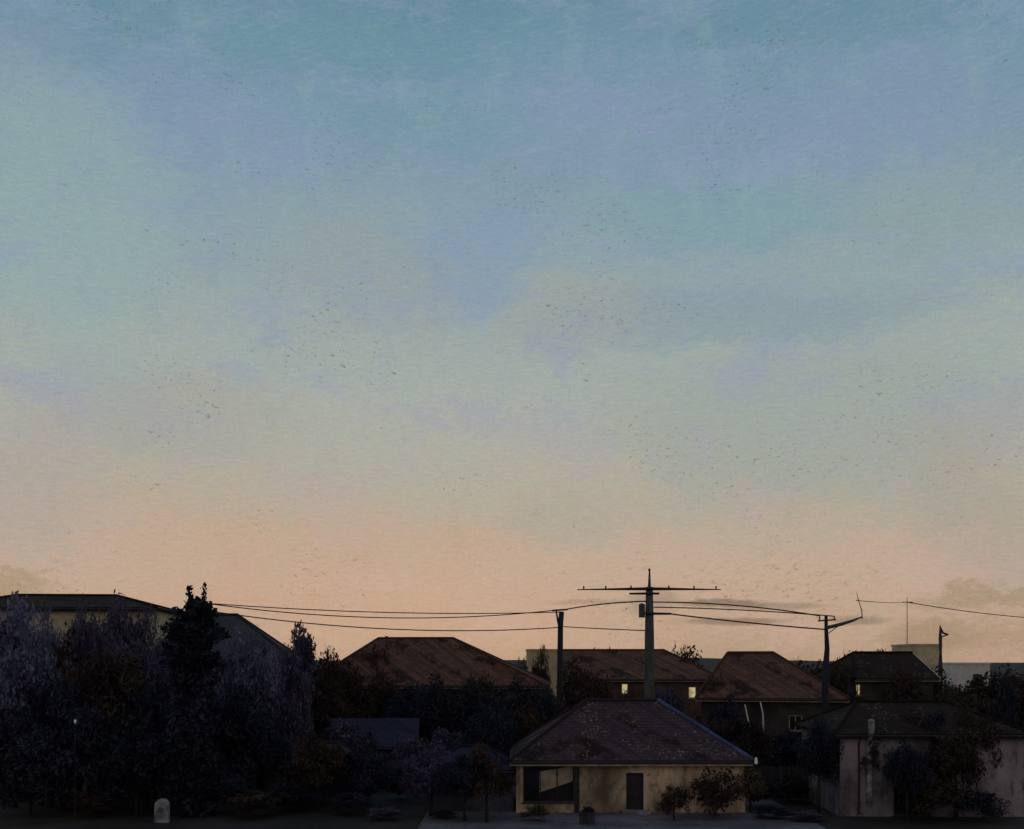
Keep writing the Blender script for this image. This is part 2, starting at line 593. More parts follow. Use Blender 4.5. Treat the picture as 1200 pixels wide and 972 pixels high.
def trunk_mesh(h, r, rz, seed):
    """Tapered trunk to the middle of a crown of radius r (height rz) at h, with limbs reaching out inside it."""
    rnd = random.Random(seed)
    b = MB()
    t = 0.02 * (h + rz) + 0.02
    top = h + rz * 0.45
    lean = [(rnd.uniform(-1, 1) * 0.03 * h, rnd.uniform(-1, 1) * 0.03 * h) for _ in range(3)]
    b.tube([(0, 0, -0.05), (*lean[0], h * 0.35), (*lean[1], h * 0.75), (lean[2][0], lean[2][1], top)], [t, t * 0.75, t * 0.55, t * 0.12], 8)
    for k in range(8):
        a = k * 2.4 + rnd.random()
        z = h - rz * 0.55 + rz * 0.11 * k
        z = max(z, 0.3)
        l = r * rnd.uniform(0.4, 0.7)
        b.tube([(lean[1][0] * 0.8, lean[1][1] * 0.8, z), (math.cos(a) * l * 0.5, math.sin(a) * l * 0.5, z + l * 0.2), (math.cos(a) * l, math.sin(a) * l, z + min(l * 0.5, rz * 0.3))], [t * 0.36, t * 0.22, t * 0.06], 5)
    o = b.build('trunk', M['bark'], None, smooth=True)
    me = o.data
    bpy.data.objects.remove(o)
    return me


def child(name, data, parent, loc=(0, 0, 0), scale=(1, 1, 1), rz=0.0):
    o = bpy.data.objects.new(name, data)
    COL.objects.link(o)
    o.parent = parent
    o.location = loc
    o.scale = scale
    o.rotation_euler.z = rz
    return o


def plant(name, label, cat, px, d, top, wpx, kind, tone, group=None, base=0.0, stem=True, rz=None):
    """A plant whose crown tops at photo row TOP and is WPX photo pixels wide."""
    zt = Z(top, d)
    r = wpx / F * d / 2
    root = thing(name, label, cat, (X(px, d), d, 0), 0, group)
    if kind.startswith('bush'):
        rzv = zt / 2 * 0.98
        cz = zt - rzv * 0.97
    elif kind.startswith('cone'):
        rzv = zt / 2 * 0.97
        cz = zt - rzv
    else:
        rzv = max(min(r * 1.05, zt * 0.47) / 0.8, zt * 0.46)
        cz = zt - rzv * 0.86
    a = (px * 0.37 + d) if rz is None else rz
    if stem:
        h = max(cz, 0.4)
        child('trunk', trunk_mesh(h, r, rzv, int(px * 7 + d)), root)
    child('crown', crown(kind, tone), root, (0, 0, cz), (r, r, rzv), a)
    return root


# ================================================================== SETTING
b = MB()
b.face([(-3000, -200, 0), (3000, -200, 0), (3000, 6000, 0), (-3000, 6000, 0)])
tag(b.build('ground', M['grass']), kind='structure')

# low hills along the skyline
def ridge(name, d, dep, hs, seed, x0, x1):
    r = random.Random(seed)
    n = 60
    b = MB()
    ph = [r.random() * 6.28 for _ in range(5)]
    prof = []
    for i in range(n + 1):
        t = i / n
        h = hs * (0.55 + 0.22 * math.sin(5 * t + ph[0]) + 0.13 * math.sin(13 * t + ph[1]) + 0.07 * math.sin(31 * t + ph[2]) + 0.03 * math.sin(67 * t + ph[3]))
        prof.append((x0 + (x1 - x0) * t, max(h, 1)))
    for i in range(n):
        (xa, ha), (xb, hb) = prof[i], prof[i + 1]
        b.face([(xa, d - dep, -0.5), (xb, d - dep, -0.5), (xb, d, hb), (xa, d, ha)])
        b.face([(xa, d, ha), (xb, d, hb), (xb, d + dep, -0.5), (xa, d + dep, -0.5)])
    return tag(b.build(name, M['hill'], smooth=True), kind='structure')

ridge('hills', 1500, 400, 22, 4, -1600, 1600)

b = MB()
b.face([(-4.5, 49.5, 0.004), (15, 49.5, 0.004), (15, 70, 0.004), (-4.5, 70, 0.004)])
tag(b.build('yard', M['yard']), kind='structure')
b = MB()
b.face([(-60, 44, 0.008), (60, 41, 0.008), (60, 46, 0.008), (-60, 49, 0.008)])
tag(b.build('road', M['asphalt']), kind='structure')
b = MB()
b.box((-60, 48.72, -0.1), (-4.5, 48.9, 0.12))
o = b.build('kerb', M['yard'])
o.rotation_euler.z = 0
tag(o, kind='structure')

# ================================================================== FOREGROUND BUNGALOW
d = 62.5
Wb, Lb, ev, rs = 9.0, 12.1, 2.85, 2.75
lx = lambda px, dd=58.0: X(px, dd) - X(729, d)
ops = [(lx(643), 0.55, 2.7, 2.0), (lx(744), 0.02, 0.92, 2.08)]
bung = thing('bungalow', 'ochre rendered bungalow with purplish hipped roof in the foreground', 'house', (X(729, d), d, 0), 0)
wall_mesh(Lb, Wb, ev, rs, False, False, ops).build('wall', M['bungalow_wall'], bung)
rb, (A, B, Cc, D, P, Q) = roof_mesh(Lb, Wb, ev, rs, 4.0, 4.0, 0.35)
rf = rb.build('roof', M['tile_purple'], bung)
c = MB()
c.tube([(P[0], 0, P[2] + 0.02), (Q[0], 0, Q[2] + 0.02)], 0.12, 8)
for p, q in ((A, P), (D, P), (Cc, Q)):
    c.tube([(p[0], p[1], p[2] + 0.02), (q[0], q[1], q[2] + 0.02)], 0.1, 8)
c.build('ridge_cap', M['tile_purple'], rf)
c = MB()
c.tube([(B[0], B[1], B[2] + 0.03), (Q[0], Q[1], Q[2] + 0.03)], 0.125, 8)
tag(c.build('hip_cap', M['blue_paint'], rf), 'blue hip capping on the sloping roof edge')
g = MB()
gz = A[2] - 0.14
g.box((A[0] + 0.01, A[1] - 0.003, gz - 0.16), (B[0] - 0.01, A[1] + 0.04, gz - 0.002))
g.build('fascia', M['cream_paint'], bung)
g = MB()
g.tube([(A[0] + 0.05, A[1] - 0.08, gz + 0.03), (B[0] - 0.05, A[1] - 0.08, gz + 0.03)], 0.065, 8)
g.build('gutter', M['dark_paint'], bung)
# wide window with a dark timber surround
cx, s, w, h = ops[0]
wn = window(bung, Lb, Wb, ops[0], M['glass'], M['dark_paint'], bars=2)
g = MB()
g.box((cx - w / 2 - 0.18, -Wb / 2 - 0.07, s + h + 0.003), (cx + w / 2 + 0.18, -Wb / 2 - 0.003, s + h + 0.15))
g.build('lintel', M['cream_paint'], wn)
g = MB()
g.box((cx - w / 2 - 0.17, -Wb / 2 - 0.06, s), (cx - w / 2 - 0.003, -Wb / 2 - 0.003, s + h))
g.build('jamb', M['cream_paint'], wn)
g = MB()
g.box((cx + w / 2 + 0.003, -Wb / 2 - 0.06, 0.02), (cx + w / 2 + 0.27, -Wb / 2 - 0.003, s + h))
g.build('jamb', M['dark_paint'], wn)
# half-drawn blind hanging inside the wide window
g = MB()
x0, x1 = cx - w / 2 + 0.85, cx + w / 2 - 0.06
g.face([(x0, -Wb / 2 + 0.115, s + 0.5), (x1, -Wb / 2 + 0.115, s + 1.1), (x1, -Wb / 2 + 0.115, s + h - 0.08), (x0, -Wb / 2 + 0.115, s + h - 0.4)])
g.face([(x0, -Wb / 2 + 0.12, s + 0.5), (x0, -Wb / 2 + 0.12, s + h - 0.4), (x1, -Wb / 2 + 0.12, s + h - 0.08), (x1, -Wb / 2 + 0.12, s + 1.1)])
g.build('blind', M['cream_paint'], wn)
# door
cx, s, w, h = ops[1]
g = MB()
g.box((cx - w / 2 + 0.06, -Wb / 2 + 0.1, s), (cx + w / 2 - 0.06, -Wb / 2 + 0.15, s + h - 0.06))
dr = g.build('door', M['dark_paint'], bung)
g = MB()
for q in (cx - w / 2 + 0.003, cx + w / 2 - 0.06):
    g.box((q, -Wb / 2 + 0.03, s), (q + 0.057, -Wb / 2 + 0.158, s + h - 0.003))
g.box((cx - w / 2 + 0.06, -Wb / 2 + 0.03, s + h - 0.06), (cx + w / 2 - 0.06, -Wb / 2 + 0.158, s + h - 0.003))
g.build('door_frame', M['dark_paint'], dr)
g = MB()
g.box((cx + w / 2 + 0.003, -Wb / 2 - 0.035, s + 0.25), (cx + w / 2 + 0.075, -Wb / 2 - 0.003, s + h - 0.25))  # highlight along the door edge, made as a thin white strip
tag(g.build('door_highlight', M['white_paint'], dr), 'white strip standing in for the highlight on one side of the door')
g = MB()
g.tube([(cx - 0.3, -Wb / 2 + 0.04, 1.05), (cx - 0.3, -Wb / 2 + 0.1, 1.05)], 0.035, 8)
g.build('handle', M['steel'], dr)
g = MB()
g.box((cx - 0.75, -Wb / 2 - 0.75, 0.0), (cx + 0.75, -Wb / 2 - 0.003, 0.16))
g.build('step', M['mauve_wall'], bung)
g = MB()
wx = lx(858)
g.box((wx - 0.06, -Wb / 2 - 0.06, 2.32), (wx + 0.06, -Wb / 2 - 0.003, 2.42))
g.tube([(wx, -Wb / 2 - 0.05, 2.40), (wx, -Wb / 2 - 0.2, 2.5)], 0.02, 6)
lm = g.build('wall_lamp', M['steel'], bung)
# lantern hung out past the eave corner
g = MB()
q = (B[0] + 0.12, A[1] - 0.12)
g.tube([(B[0] - 0.02, A[1] - 0.02, A[2] - 0.2), (q[0], q[1], A[2] - 0.12)], 0.02, 6)
lm2 = g.build('lamp_bracket', M['steel'], bung)
g = MB()
g.tube([(q[0], q[1], A[2] + 0.17), (q[0], q[1], A[2] + 0.10), (q[0], q[1], A[2] - 0.12), (q[0], q[1], A[2] - 0.18)], [0.04, 0.07, 0.085, 0.04], 10)
g.build('lamp_glass', M['lit_blue'], lm2, smooth=True)

# lean-to garage beside it
house('garage', 'low blue grey garage against the bungalow end wall', 553, 61, 0, 4.6, 5.0, 2.2, 0.9, 1.6, 1.6, 'felt_blue', 'slate_wall',
      wins=[(-0.9, 1.0, 0.9, 0.7), ], trim='dark_paint', cat='garage')

# planter in the yard
pl = thing('planter', 'dark timber planter box on the paving before the ochre bungalow', 'planter', (X(688, 54), 54, 0.006))
g = MB()
g.box((-0.36, -0.3, 0), (0.36, 0.3, 0.52))
g.box((-0.4, -0.34, 0.52), (0.4, -0.24, 0.58)); g.box((-0.4, 0.24, 0.52), (0.4, 0.34, 0.58))
g.box((-0.4, -0.238, 0.52), (-0.3, 0.238, 0.58)); g.box((0.3, -0.238, 0.52), (0.4, 0.238, 0.58))
g.build('box', M['timber'], pl)
child('foliage', crown('bush_c', 'black'), pl, (0, 0, 0.68), (0.33, 0.26, 0.22))

# ================================================================== HOUSES BEHIND
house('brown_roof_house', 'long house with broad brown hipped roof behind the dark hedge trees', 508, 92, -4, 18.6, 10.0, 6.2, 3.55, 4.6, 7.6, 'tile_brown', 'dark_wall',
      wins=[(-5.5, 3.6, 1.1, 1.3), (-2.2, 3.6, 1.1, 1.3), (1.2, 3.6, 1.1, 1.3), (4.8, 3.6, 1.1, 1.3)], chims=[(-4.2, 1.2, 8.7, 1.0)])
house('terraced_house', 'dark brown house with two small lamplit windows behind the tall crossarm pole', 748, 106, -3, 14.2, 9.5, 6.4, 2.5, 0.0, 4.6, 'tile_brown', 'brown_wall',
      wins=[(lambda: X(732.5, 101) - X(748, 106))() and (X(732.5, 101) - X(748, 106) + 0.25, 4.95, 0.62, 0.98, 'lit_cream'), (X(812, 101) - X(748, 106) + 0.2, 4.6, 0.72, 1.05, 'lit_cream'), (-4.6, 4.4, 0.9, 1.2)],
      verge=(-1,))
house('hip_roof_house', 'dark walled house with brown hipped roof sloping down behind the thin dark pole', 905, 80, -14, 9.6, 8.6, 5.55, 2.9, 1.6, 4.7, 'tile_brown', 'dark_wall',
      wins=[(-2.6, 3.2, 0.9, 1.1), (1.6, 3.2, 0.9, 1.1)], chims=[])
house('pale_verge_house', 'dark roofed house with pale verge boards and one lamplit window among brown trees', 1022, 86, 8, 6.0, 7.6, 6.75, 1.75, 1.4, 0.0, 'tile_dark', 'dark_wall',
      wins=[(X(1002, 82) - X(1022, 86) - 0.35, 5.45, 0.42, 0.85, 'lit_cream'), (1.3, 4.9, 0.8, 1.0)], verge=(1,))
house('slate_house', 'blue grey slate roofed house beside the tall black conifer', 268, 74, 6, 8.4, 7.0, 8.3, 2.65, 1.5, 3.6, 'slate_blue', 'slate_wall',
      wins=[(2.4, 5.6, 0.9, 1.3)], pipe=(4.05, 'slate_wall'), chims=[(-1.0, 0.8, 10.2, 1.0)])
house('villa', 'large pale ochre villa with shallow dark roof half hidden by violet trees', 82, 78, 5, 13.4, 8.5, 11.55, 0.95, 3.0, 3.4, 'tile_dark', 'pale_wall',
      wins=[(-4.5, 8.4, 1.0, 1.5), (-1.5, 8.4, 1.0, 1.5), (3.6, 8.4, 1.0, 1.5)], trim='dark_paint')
sq('apartment_block', 'pale ochre flat roofed block in the gap behind the forked pole', 'building', 618, 668, 128, 9, Z(763, 128), 'pale_wall', wins=[(-1.5, 6.3, 0.7, 1.0)])
sq('tower_block', 'narrow pale ochre block beside the small pole with bracket', 'building', 1070, 1103, 125, 7, Z(757, 125), 'pale_wall')
# dormer on the terraced house is left plain; white shed on the skyline
sq('white_shed', 'small whitish flat topped shed above the dark trees near the photo edge', 'shed', 1118, 1160, 118, 5, Z(779, 118), 'white_paint', wins=[(0.6, 5.6, 1.0, 1.0)])

# low grey building
gb, gr_, _ = house('workshop', 'long mauve grey rendered workshop with dark shallow roof', 1061, 60.5, -1, 9.4, 8.0, 4.25, 1.35, 2.0, 2.6, 'tile_dark', 'mauve_wall',
      wins=[(1.6, 2.6, 1.3, 0.95, None, 'cream_paint'), (-1.0, 0.05, 1.9, 1.5, None, 'dark_paint')], trim='dark_paint', cat='workshop', pipe=(-3.75, 'dark_paint'))
g = MB()
g.tube([(-3.25, -4.16, 0.6), (-3.25, -4.16, 3.9), (-3.25, -4.5, 4.4), (-3.25, -4.5, 4.95), (-3.25, -4.5, 5.05)], [0.15, 0.15, 0.15, 0.17, 0.08], 10)
tag(g.build('flue', M['stone'], gb), 'pale flue with a rounded cap rising past the eaves')

# sheds in the dark gardens
house('garden_shed', 'blue felt roofed shed among the dark gardens', 440, 74, 4, 5.2, 4.2, 2.5, 1.5, 0.0, 0.0, 'felt_blue', 'blue_wall', wins=[(1.0, 1.1, 0.8, 0.7)], trim='dark_paint', cat='shed', ridge=False)
house('low_outhouse', 'low outhouse with violet brown roof left of the garage', 372, 64, -6, 4.8, 3.6, 2.1, 1.0, 1.2, 1.2, 'tile_purple', 'blue_wall', trim='dark_paint', cat='outhouse', ridge=True)

# ================================================================== POLES AND WIRES
def at(px, py, d): return (X(px, d), d, Z(py, d))

d2 = 70.0
x2 = X(761, d2)
mp = thing('crossarm_pole', 'tall grey green utility pole with one very long thin crossarm', 'utility pole', (x2, d2, 0))
g = MB()
g.tube([(0, 0, -0.3), (0, 0, 5.0), (0, 0, 9.5), (0, 0, Z(688, d2))], [0.34, 0.33, 0.30, 0.22], 14)
g.build('pole', M['pole_wood'], mp, smooth=True)
g = MB()
g.tube([(0, 0, Z(688, d2)), (0.01, 0, Z(672, d2)), (0.0, 0, Z(667, d2))], [0.10, 0.06, 0.04], 8)
g.tube([(0, 0, Z(669, d2)), (0, 0, Z(667, d2) + 0.02)], [0.09, 0.07], 8)
g.build('mast_tip', M['steel'], mp)
def arm(x0, x1, py, y, r, name='crossarm'):
    g = MB()
    z = Z(py, d2)
    n = 9
    pts, rad = [], []
    for i in range(n):
        t = i / (n - 1)
        xx = x0 + (x1 - x0) * t
        pts.append((xx, y, z - 0.012 * abs(xx)))
        rad.append(r * (1.0 - 0.72 * min(1, abs(xx) / 4.6)))
    g.tube(pts, rad, 8)
    return g.build(name, M['pole_dark'], mp)
a1 = arm(X(676, d2) - x2, X(844, d2) - x2, 690.5, -0.26, 0.105)
arm(X(737, d2) - x2, X(772, d2) - x2, 696, -0.25, 0.075)
arm(X(757, d2) - x2, X(786, d2) - x2, 719.5, -0.30, 0.085)
for xx in (-4.2, -2.8, -1.2, 1.2, 2.8, 4.2):
    g = MB()
    zz = Z(690.5, d2) - 0.012 * abs(xx) + 0.03
    g.tube([(xx, -0.26, zz), (xx, -0.26, zz + 0.1), (xx, -0.26, zz + 0.16), (xx, -0.26, zz + 0.2)], [0.03, 0.06, 0.045, 0.02], 8)
    g.build('insulator', M['porcelain'], a1)
g = MB()
g.tube([(-0.5, -0.2, Z(724, d2)), (-0.5, -0.2, Z(709, d2)), (-0.5, -0.2, Z(707.5, d2))], [0.2, 0.2, 0.08], 12)
g.box((-0.3, -0.28, Z(720, d2)), (0, -0.2, Z(718, d2)))
g.build('transformer', M['pole_wood'], mp, smooth=False)
d1 = 86.0
x1 = X(656, d1)
p1 = thing('forked_pole', 'slim dark utility pole with a forked top over the brown roof', 'utility pole', (x1, d1, 0))
g = MB()
g.tube([(0, 0, -0.3), (0, 0, 6), (0.05, 0, Z(735, d1)), (0.14, 0, Z(717, d1))], [0.27, 0.24, 0.21, 0.2], 12)
g.build('pole', M['pole_dark'], p1, smooth=True)
g = MB()
g.tube([(0.0, -0.1, Z(738, d1)), (-0.17, -0.14, Z(727, d1)), (-0.28, -0.1, Z(716, d1))], [0.09, 0.08, 0.06], 8)
g.build('fork_prong', M['pole_dark'], p1)
g = MB()
g.tube([(-0.6, -0.2, Z(715.6, d1) - 0.02), (0.6, -0.2, Z(714.6, d1))], 0.07, 8)
g.build('crossarm', M['pole_dark'], p1)

d3 = 70.0
x3 = X(968, d3)
p3 = thing('bracket_pole', 'slim dark pole with a bracket arm beside the hipped brown roof', 'utility pole', (x3, d3, 0))
g = MB()
g.tube([(0.1, 0, -0.3), (-0.06, 0, Z(815, d3)), (-0.04, 0, Z(790, d3)), (0.07, 0, Z(760, d3)), (0.01, 0, Z(738, d3)), (0.0, 0, Z(722, d3))], [0.24, 0.23, 0.23, 0.16, 0.12, 0.1], 12)
g.build('pole', M['pole_dark'], p3, smooth=True)
g = MB()
e = X(1010, d3) - x3
g.tube([(0.0, -0.1, Z(736, d3)), (0.9, -0.1, Z(732, d3)), (1.7, -0.1, Z(727.5, d3)), (e, -0.1, Z(723, d3))], [0.12, 0.11, 0.08, 0.04], 8)
g.tube([(0.0, -0.1, Z(744, d3)), (0.9, -0.1, Z(732, d3))], 0.03, 6)
ar = g.build('bracket_arm', M['pole_wood'], p3)
g = MB()
g.tube([(e, -0.1, Z(726, d3)), (e - 0.05, -0.1, Z(715, d3)), (e - 0.28, -0.1, Z(702, d3)), (e - 0.36, -0.1, Z(694, d3))], [0.035, 0.03, 0.022, 0.012], 6)
g.build('rod', M['steel'], ar)
g = MB()
g.tube([(X(958, d3) - x3, -0.12, Z(728, d3)), (X(979, d3) - x3, -0.12, Z(726.5, d3))], 0.055, 6)
ca = g.build('crossarm', M['pole_dark'], p3)
for px in (960, 977):
    g = MB()
    xx = X(px, d3) - x3
    g.tube([(xx, -0.12, Z(727, d3)), (xx, -0.12, Z(724.5, d3)), (xx, -0.12, Z(722, d3))], [0.03, 0.055, 0.03], 8)
    g.build('insulator', M['porcelain'], ca)

d5 = 140.0
p5 = thing('thin_pole', 'faint thin pole standing by the narrow pale block', 'utility pole', (X(1063, d5), d5, 0))
g = MB()
g.tube([(0, 0, -0.3), (0, 0, 9), (0, 0, Z(700, d5))], [0.09, 0.075, 0.045], 8)
g.build('pole', M['pale_steel'], p5, smooth=True)
g = MB()
g.tube([(-0.7, -0.1, Z(706, d5)), (0.7, -0.1, Z(706, d5))], 0.06, 6)
g.build('crossarm', M['steel'], p5)

d4 = 96.0
p4 = thing('short_pole', 'short bluish pole with a pointed bracket above the dark trees', 'pole', (X(1102, d4), d4, 0))
g = MB()
g.tube([(0, 0, -0.3), (0, 0, 7.5), (0.02, 0, Z(765, d4)), (0, 0, Z(748, d4)), (-0.02, 0, Z(733, d4))], [0.2, 0.2, 0.12, 0.16, 0.05], 8)
g.build('pole', M['steel'], p4, smooth=True)
g = MB()
q0 = X(1102, d4)
for a_, b_ in (((1102, 736), (1105, 742)), ((1105, 742), (1111, 744))):
    g.tube([(X(a_[0], d4) - q0, 0, Z(a_[1], d4)), (X(b_[0], d4) - q0, 0, Z(b_[1], d4))], 0.09, 6)
g.tube([(0, 0, Z(747, d4)), (X(1111, d4) - q0, 0, Z(744, d4))], 0.06, 6)
g.build('bracket', M['steel'], p4)

d6 = 150.0
p6 = thing('plain_pole', 'plain dark pole past the photo edge carrying the long right hand wire', 'utility pole', (X(1285, d6), d6, 0))
g = MB()
g.tube([(0, 0, -0.3), (0, 0, 9), (0, 0, Z(722, d6))], [0.2, 0.16, 0.12], 8)
g.build('pole', M['pole_dark'], p6, smooth=True)
g = MB()
g.tube([(-0.6, -0.1, Z(728, d6)), (0.6, -0.1, Z(728, d6))], 0.06, 6)
g.build('crossarm', M['steel'], p6)


def wire(label, a, b, sag, r0, mid=None):
    a, b = Vector(a), Vector(b)
    n = 28
    g = MB()
    pts = []
    for i in range(n + 1):
        t = i / n
        p = a.lerp(b, t)
        p.z -= 4 * sag * t * (1 - t)
        pts.append(p - a)
    g.tube(pts, r0, 6)
    o = g.build('overhead_wire', M['wire'], None, loc=a, smooth=True)
    return tag(o, label, 'wire', 'overhead wires')


d8 = 78.0
x8 = X(237, d8)
p8 = thing('service_pole', 'dark service pole half hidden behind the black conifer', 'utility pole', (x8, d8, 0))
g = MB()
g.tube([(0, 0, -0.3), (0, 0, 8), (0, 0, Z(703, d8))], [0.2, 0.15, 0.08], 10)
g.build('pole', M['pole_dark'], p8, smooth=True)
g = MB()
g.tube([(-0.5, -0.14, Z(708, d8)), (0.6, -0.14, Z(708.5, d8))], 0.05, 6)
g.build('crossarm', M['steel'], p8)
wire('upper sagging wire from the service pole to the forked pole', (x8 + 0.55, d8 - 0.14, Z(708, d8)), (x1 - 0.3, d1 - 0.2, Z(715.3, d1)), 0.8, 0.042)
wire('nearly taut wire just above the long sagging one', (x8 + 0.1, d8 - 0.14, Z(707, d8)), (x1 + 0.14, d1 - 0.1, Z(717.5, d1)), 0.36, 0.04)
wire('lowest wire over the broad brown roof to the forked pole', (x8, d8 - 0.16, Z(715, d8)), (x1 + 0.02, d1 - 0.22, Z(735.5, d1)), 0.75, 0.045)
wire('short low wire between forked pole and crossarm pole', (x1 + 0.05, d1 - 0.2, Z(734.5, d1)), (x2 - 0.1, d2 - 0.32, Z(739.5, d2)), 0.02, 0.04)
wire('rising wire from the forked pole to the crossarm pole', (x1 + 0.3, d1 - 0.2, Z(715, d1)), (x2 - 0.2, d2 - 0.2, Z(705, d2)), -0.12, 0.05)
wire('upper wire from crossarm pole to bracket pole', (x2 + 0.2, d2 - 0.2, Z(706, d2)), (X(960, d3), d3 - 0.12, Z(722, d3)), -0.22, 0.045)
wire('middle wire from crossarm pole to bracket pole', (x2 + 0.25, d2 - 0.2, Z(712, d2)), (X(977, d3), d3 - 0.12, Z(722.5, d3)), -0.10, 0.04)
wire('lower wire from crossarm pole to bracket pole', (X(785, d2), d2 - 0.3, Z(720, d2)), (x3 - 0.05, d3 - 0.12, Z(738, d3)), 0.06, 0.05)
wire('thin wire from bracket pole up to the faint thin pole', (X(1003, d3), d3 - 0.1, Z(704, d3)), (X(1063, d5), d5 - 0.1, Z(706, d5)), 0.1, 0.03)
wire('long wire running from the faint thin pole out of the picture', (X(1063, d5), d5 - 0.1, Z(706, d5)), (X(1285, d6), d6 - 0.1, Z(728, d6)), 0.5, 0.055)

# ================================================================== TREES AND SHRUBS
GT = 'trees along the skyline'
plant('broadleaf_tree', 'blue grey round tree at the far edge before the villa', 'tree', 18, 66, 702, 110, 'round_a', 'blue', 'trees before the villa')
plant('broadleaf_tree', 'violet grey tree with rounded top in the middle of the villa front', 'tree', 129, 66, 697, 80, 'round_b', 'violet', 'trees before the villa')
plant('broadleaf_tree', 'lower blue grey tree in front of the round one at the far edge', 'tree', 48, 61, 742, 90, 'round_c', 'blue', 'trees before the villa')
plant('broadleaf_tree', 'flat topped violet grey tree just before the black conifer', 'tree', 168, 68, 712, 60, 'round_a', 'violet', 'trees before the villa')
plant('broadleaf_tree', 'slender blue grey tree reaching the villa roof line', 'tree', 52, 63, 708, 44, 'round_c', 'blue', 'trees before the villa')
plant('broadleaf_tree', 'slender violet tree reaching the villa roof line', 'tree', 106, 64, 703, 46, 'round_b', 'violet', 'trees before the villa')
plant('broadleaf_tree', 'blue grey tree covering the lower slope of the slate roof', 'tree', 304, 65, 742, 60, 'round_c', 'blue', 'trees before the villa')
plant('broadleaf_tree', 'violet tree before the outer corner of the slate house', 'tree', 338, 66, 757, 54, 'round_a', 'violet', 'trees before the villa')
plant('broadleaf_tree', 'blue grey tree between conifer and slate house roof', 'tree', 275, 66, 740, 64, 'round_b', 'blue', 'trees before the villa')
plant('broadleaf_tree', 'small brown tree tucked between the blue and violet trees', 'tree', 78, 64, 733, 66, 'round_c', 'brown', 'trees before the villa')

# black conifer with two pointed leaders
dc = 57.0
cf = thing('conifer', 'tall black conifer with two spiky leaders', 'conifer', (X(225, dc), dc, 0))
rr = random.Random(5)
cl = []
def pc(px, py, rpx, rz, n, dy=0.0):
    k = dc / F
    cl.append((X(px, dc) - X(225, dc), dy, Z(py, dc), rpx * k, rz * k, n))
for (px, py, rp) in ((226, 712, 10), (238, 716, 12), (218, 726, 16), (242, 728, 14), (228, 742, 24), (247, 748, 12), (206, 746, 12), (225, 768, 29), (202, 768, 13), (248, 772, 12), (226, 796, 30), (226, 822, 29), (226, 850, 30), (224, 880, 31), (224, 910, 32), (224, 940, 32)):
    pc(px, py, rp, rp * 0.8, int(60 + rp * rp * 1.0), 0)
    for q in range(5):
        pc(px + rr.uniform(-1, 1) * rp * 0.9, py + rr.uniform(-10, 10), 7, 5, 46, rr.uniform(-1.1, 1.1))
for (px, y0, y1) in ((222, 690, 712), (238.5, 689, 714), (232, 704, 716), (246, 709, 722)):
    for q in range(6):
        t = q / 5
        pc(px + (1 - t) * 0.4, y0 + (y1 - y0) * t, 0.6 + 2.2 * t, 3.2, 12)
child('crown', leaves_mesh('crown', cl, 0.14, 11, LEAF['black']), cf)
g = MB()
g.tube([(0, 0, -0.2), (0, 0, 5), (0.05, 0, Z(730, dc))], [0.3, 0.22, 0.08], 8)
for px, y0 in ((222, 690), (238.5, 689)):
    g.tube([(0.05, 0, Z(745, dc)), (X(px, dc) - X(225, dc), 0, Z(715, dc)), (X(px, dc) - X(225, dc), 0, Z(y0, dc))], [0.08, 0.05, 0.018], 6)
g.build('trunk', M['bark'], cf, smooth=True)

GL = 'dark evergreen thicket'
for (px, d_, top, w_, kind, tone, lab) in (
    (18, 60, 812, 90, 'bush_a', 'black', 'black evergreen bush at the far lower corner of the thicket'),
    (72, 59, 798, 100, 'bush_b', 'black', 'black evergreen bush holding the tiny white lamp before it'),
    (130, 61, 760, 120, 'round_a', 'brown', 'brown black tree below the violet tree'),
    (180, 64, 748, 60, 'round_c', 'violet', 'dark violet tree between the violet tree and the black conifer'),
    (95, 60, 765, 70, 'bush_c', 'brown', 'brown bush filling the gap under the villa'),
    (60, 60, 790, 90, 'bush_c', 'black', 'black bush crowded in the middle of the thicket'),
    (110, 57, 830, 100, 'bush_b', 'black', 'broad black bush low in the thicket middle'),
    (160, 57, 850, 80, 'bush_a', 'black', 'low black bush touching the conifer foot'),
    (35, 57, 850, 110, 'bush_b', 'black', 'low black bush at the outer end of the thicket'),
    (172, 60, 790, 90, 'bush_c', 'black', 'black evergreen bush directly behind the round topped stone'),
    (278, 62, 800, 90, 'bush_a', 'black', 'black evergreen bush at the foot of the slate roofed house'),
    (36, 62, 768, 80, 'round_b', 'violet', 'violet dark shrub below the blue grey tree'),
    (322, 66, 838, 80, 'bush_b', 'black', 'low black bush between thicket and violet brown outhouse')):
    plant('evergreen_bush', lab, 'bush', px, d_, top, w_, kind, tone, GL)

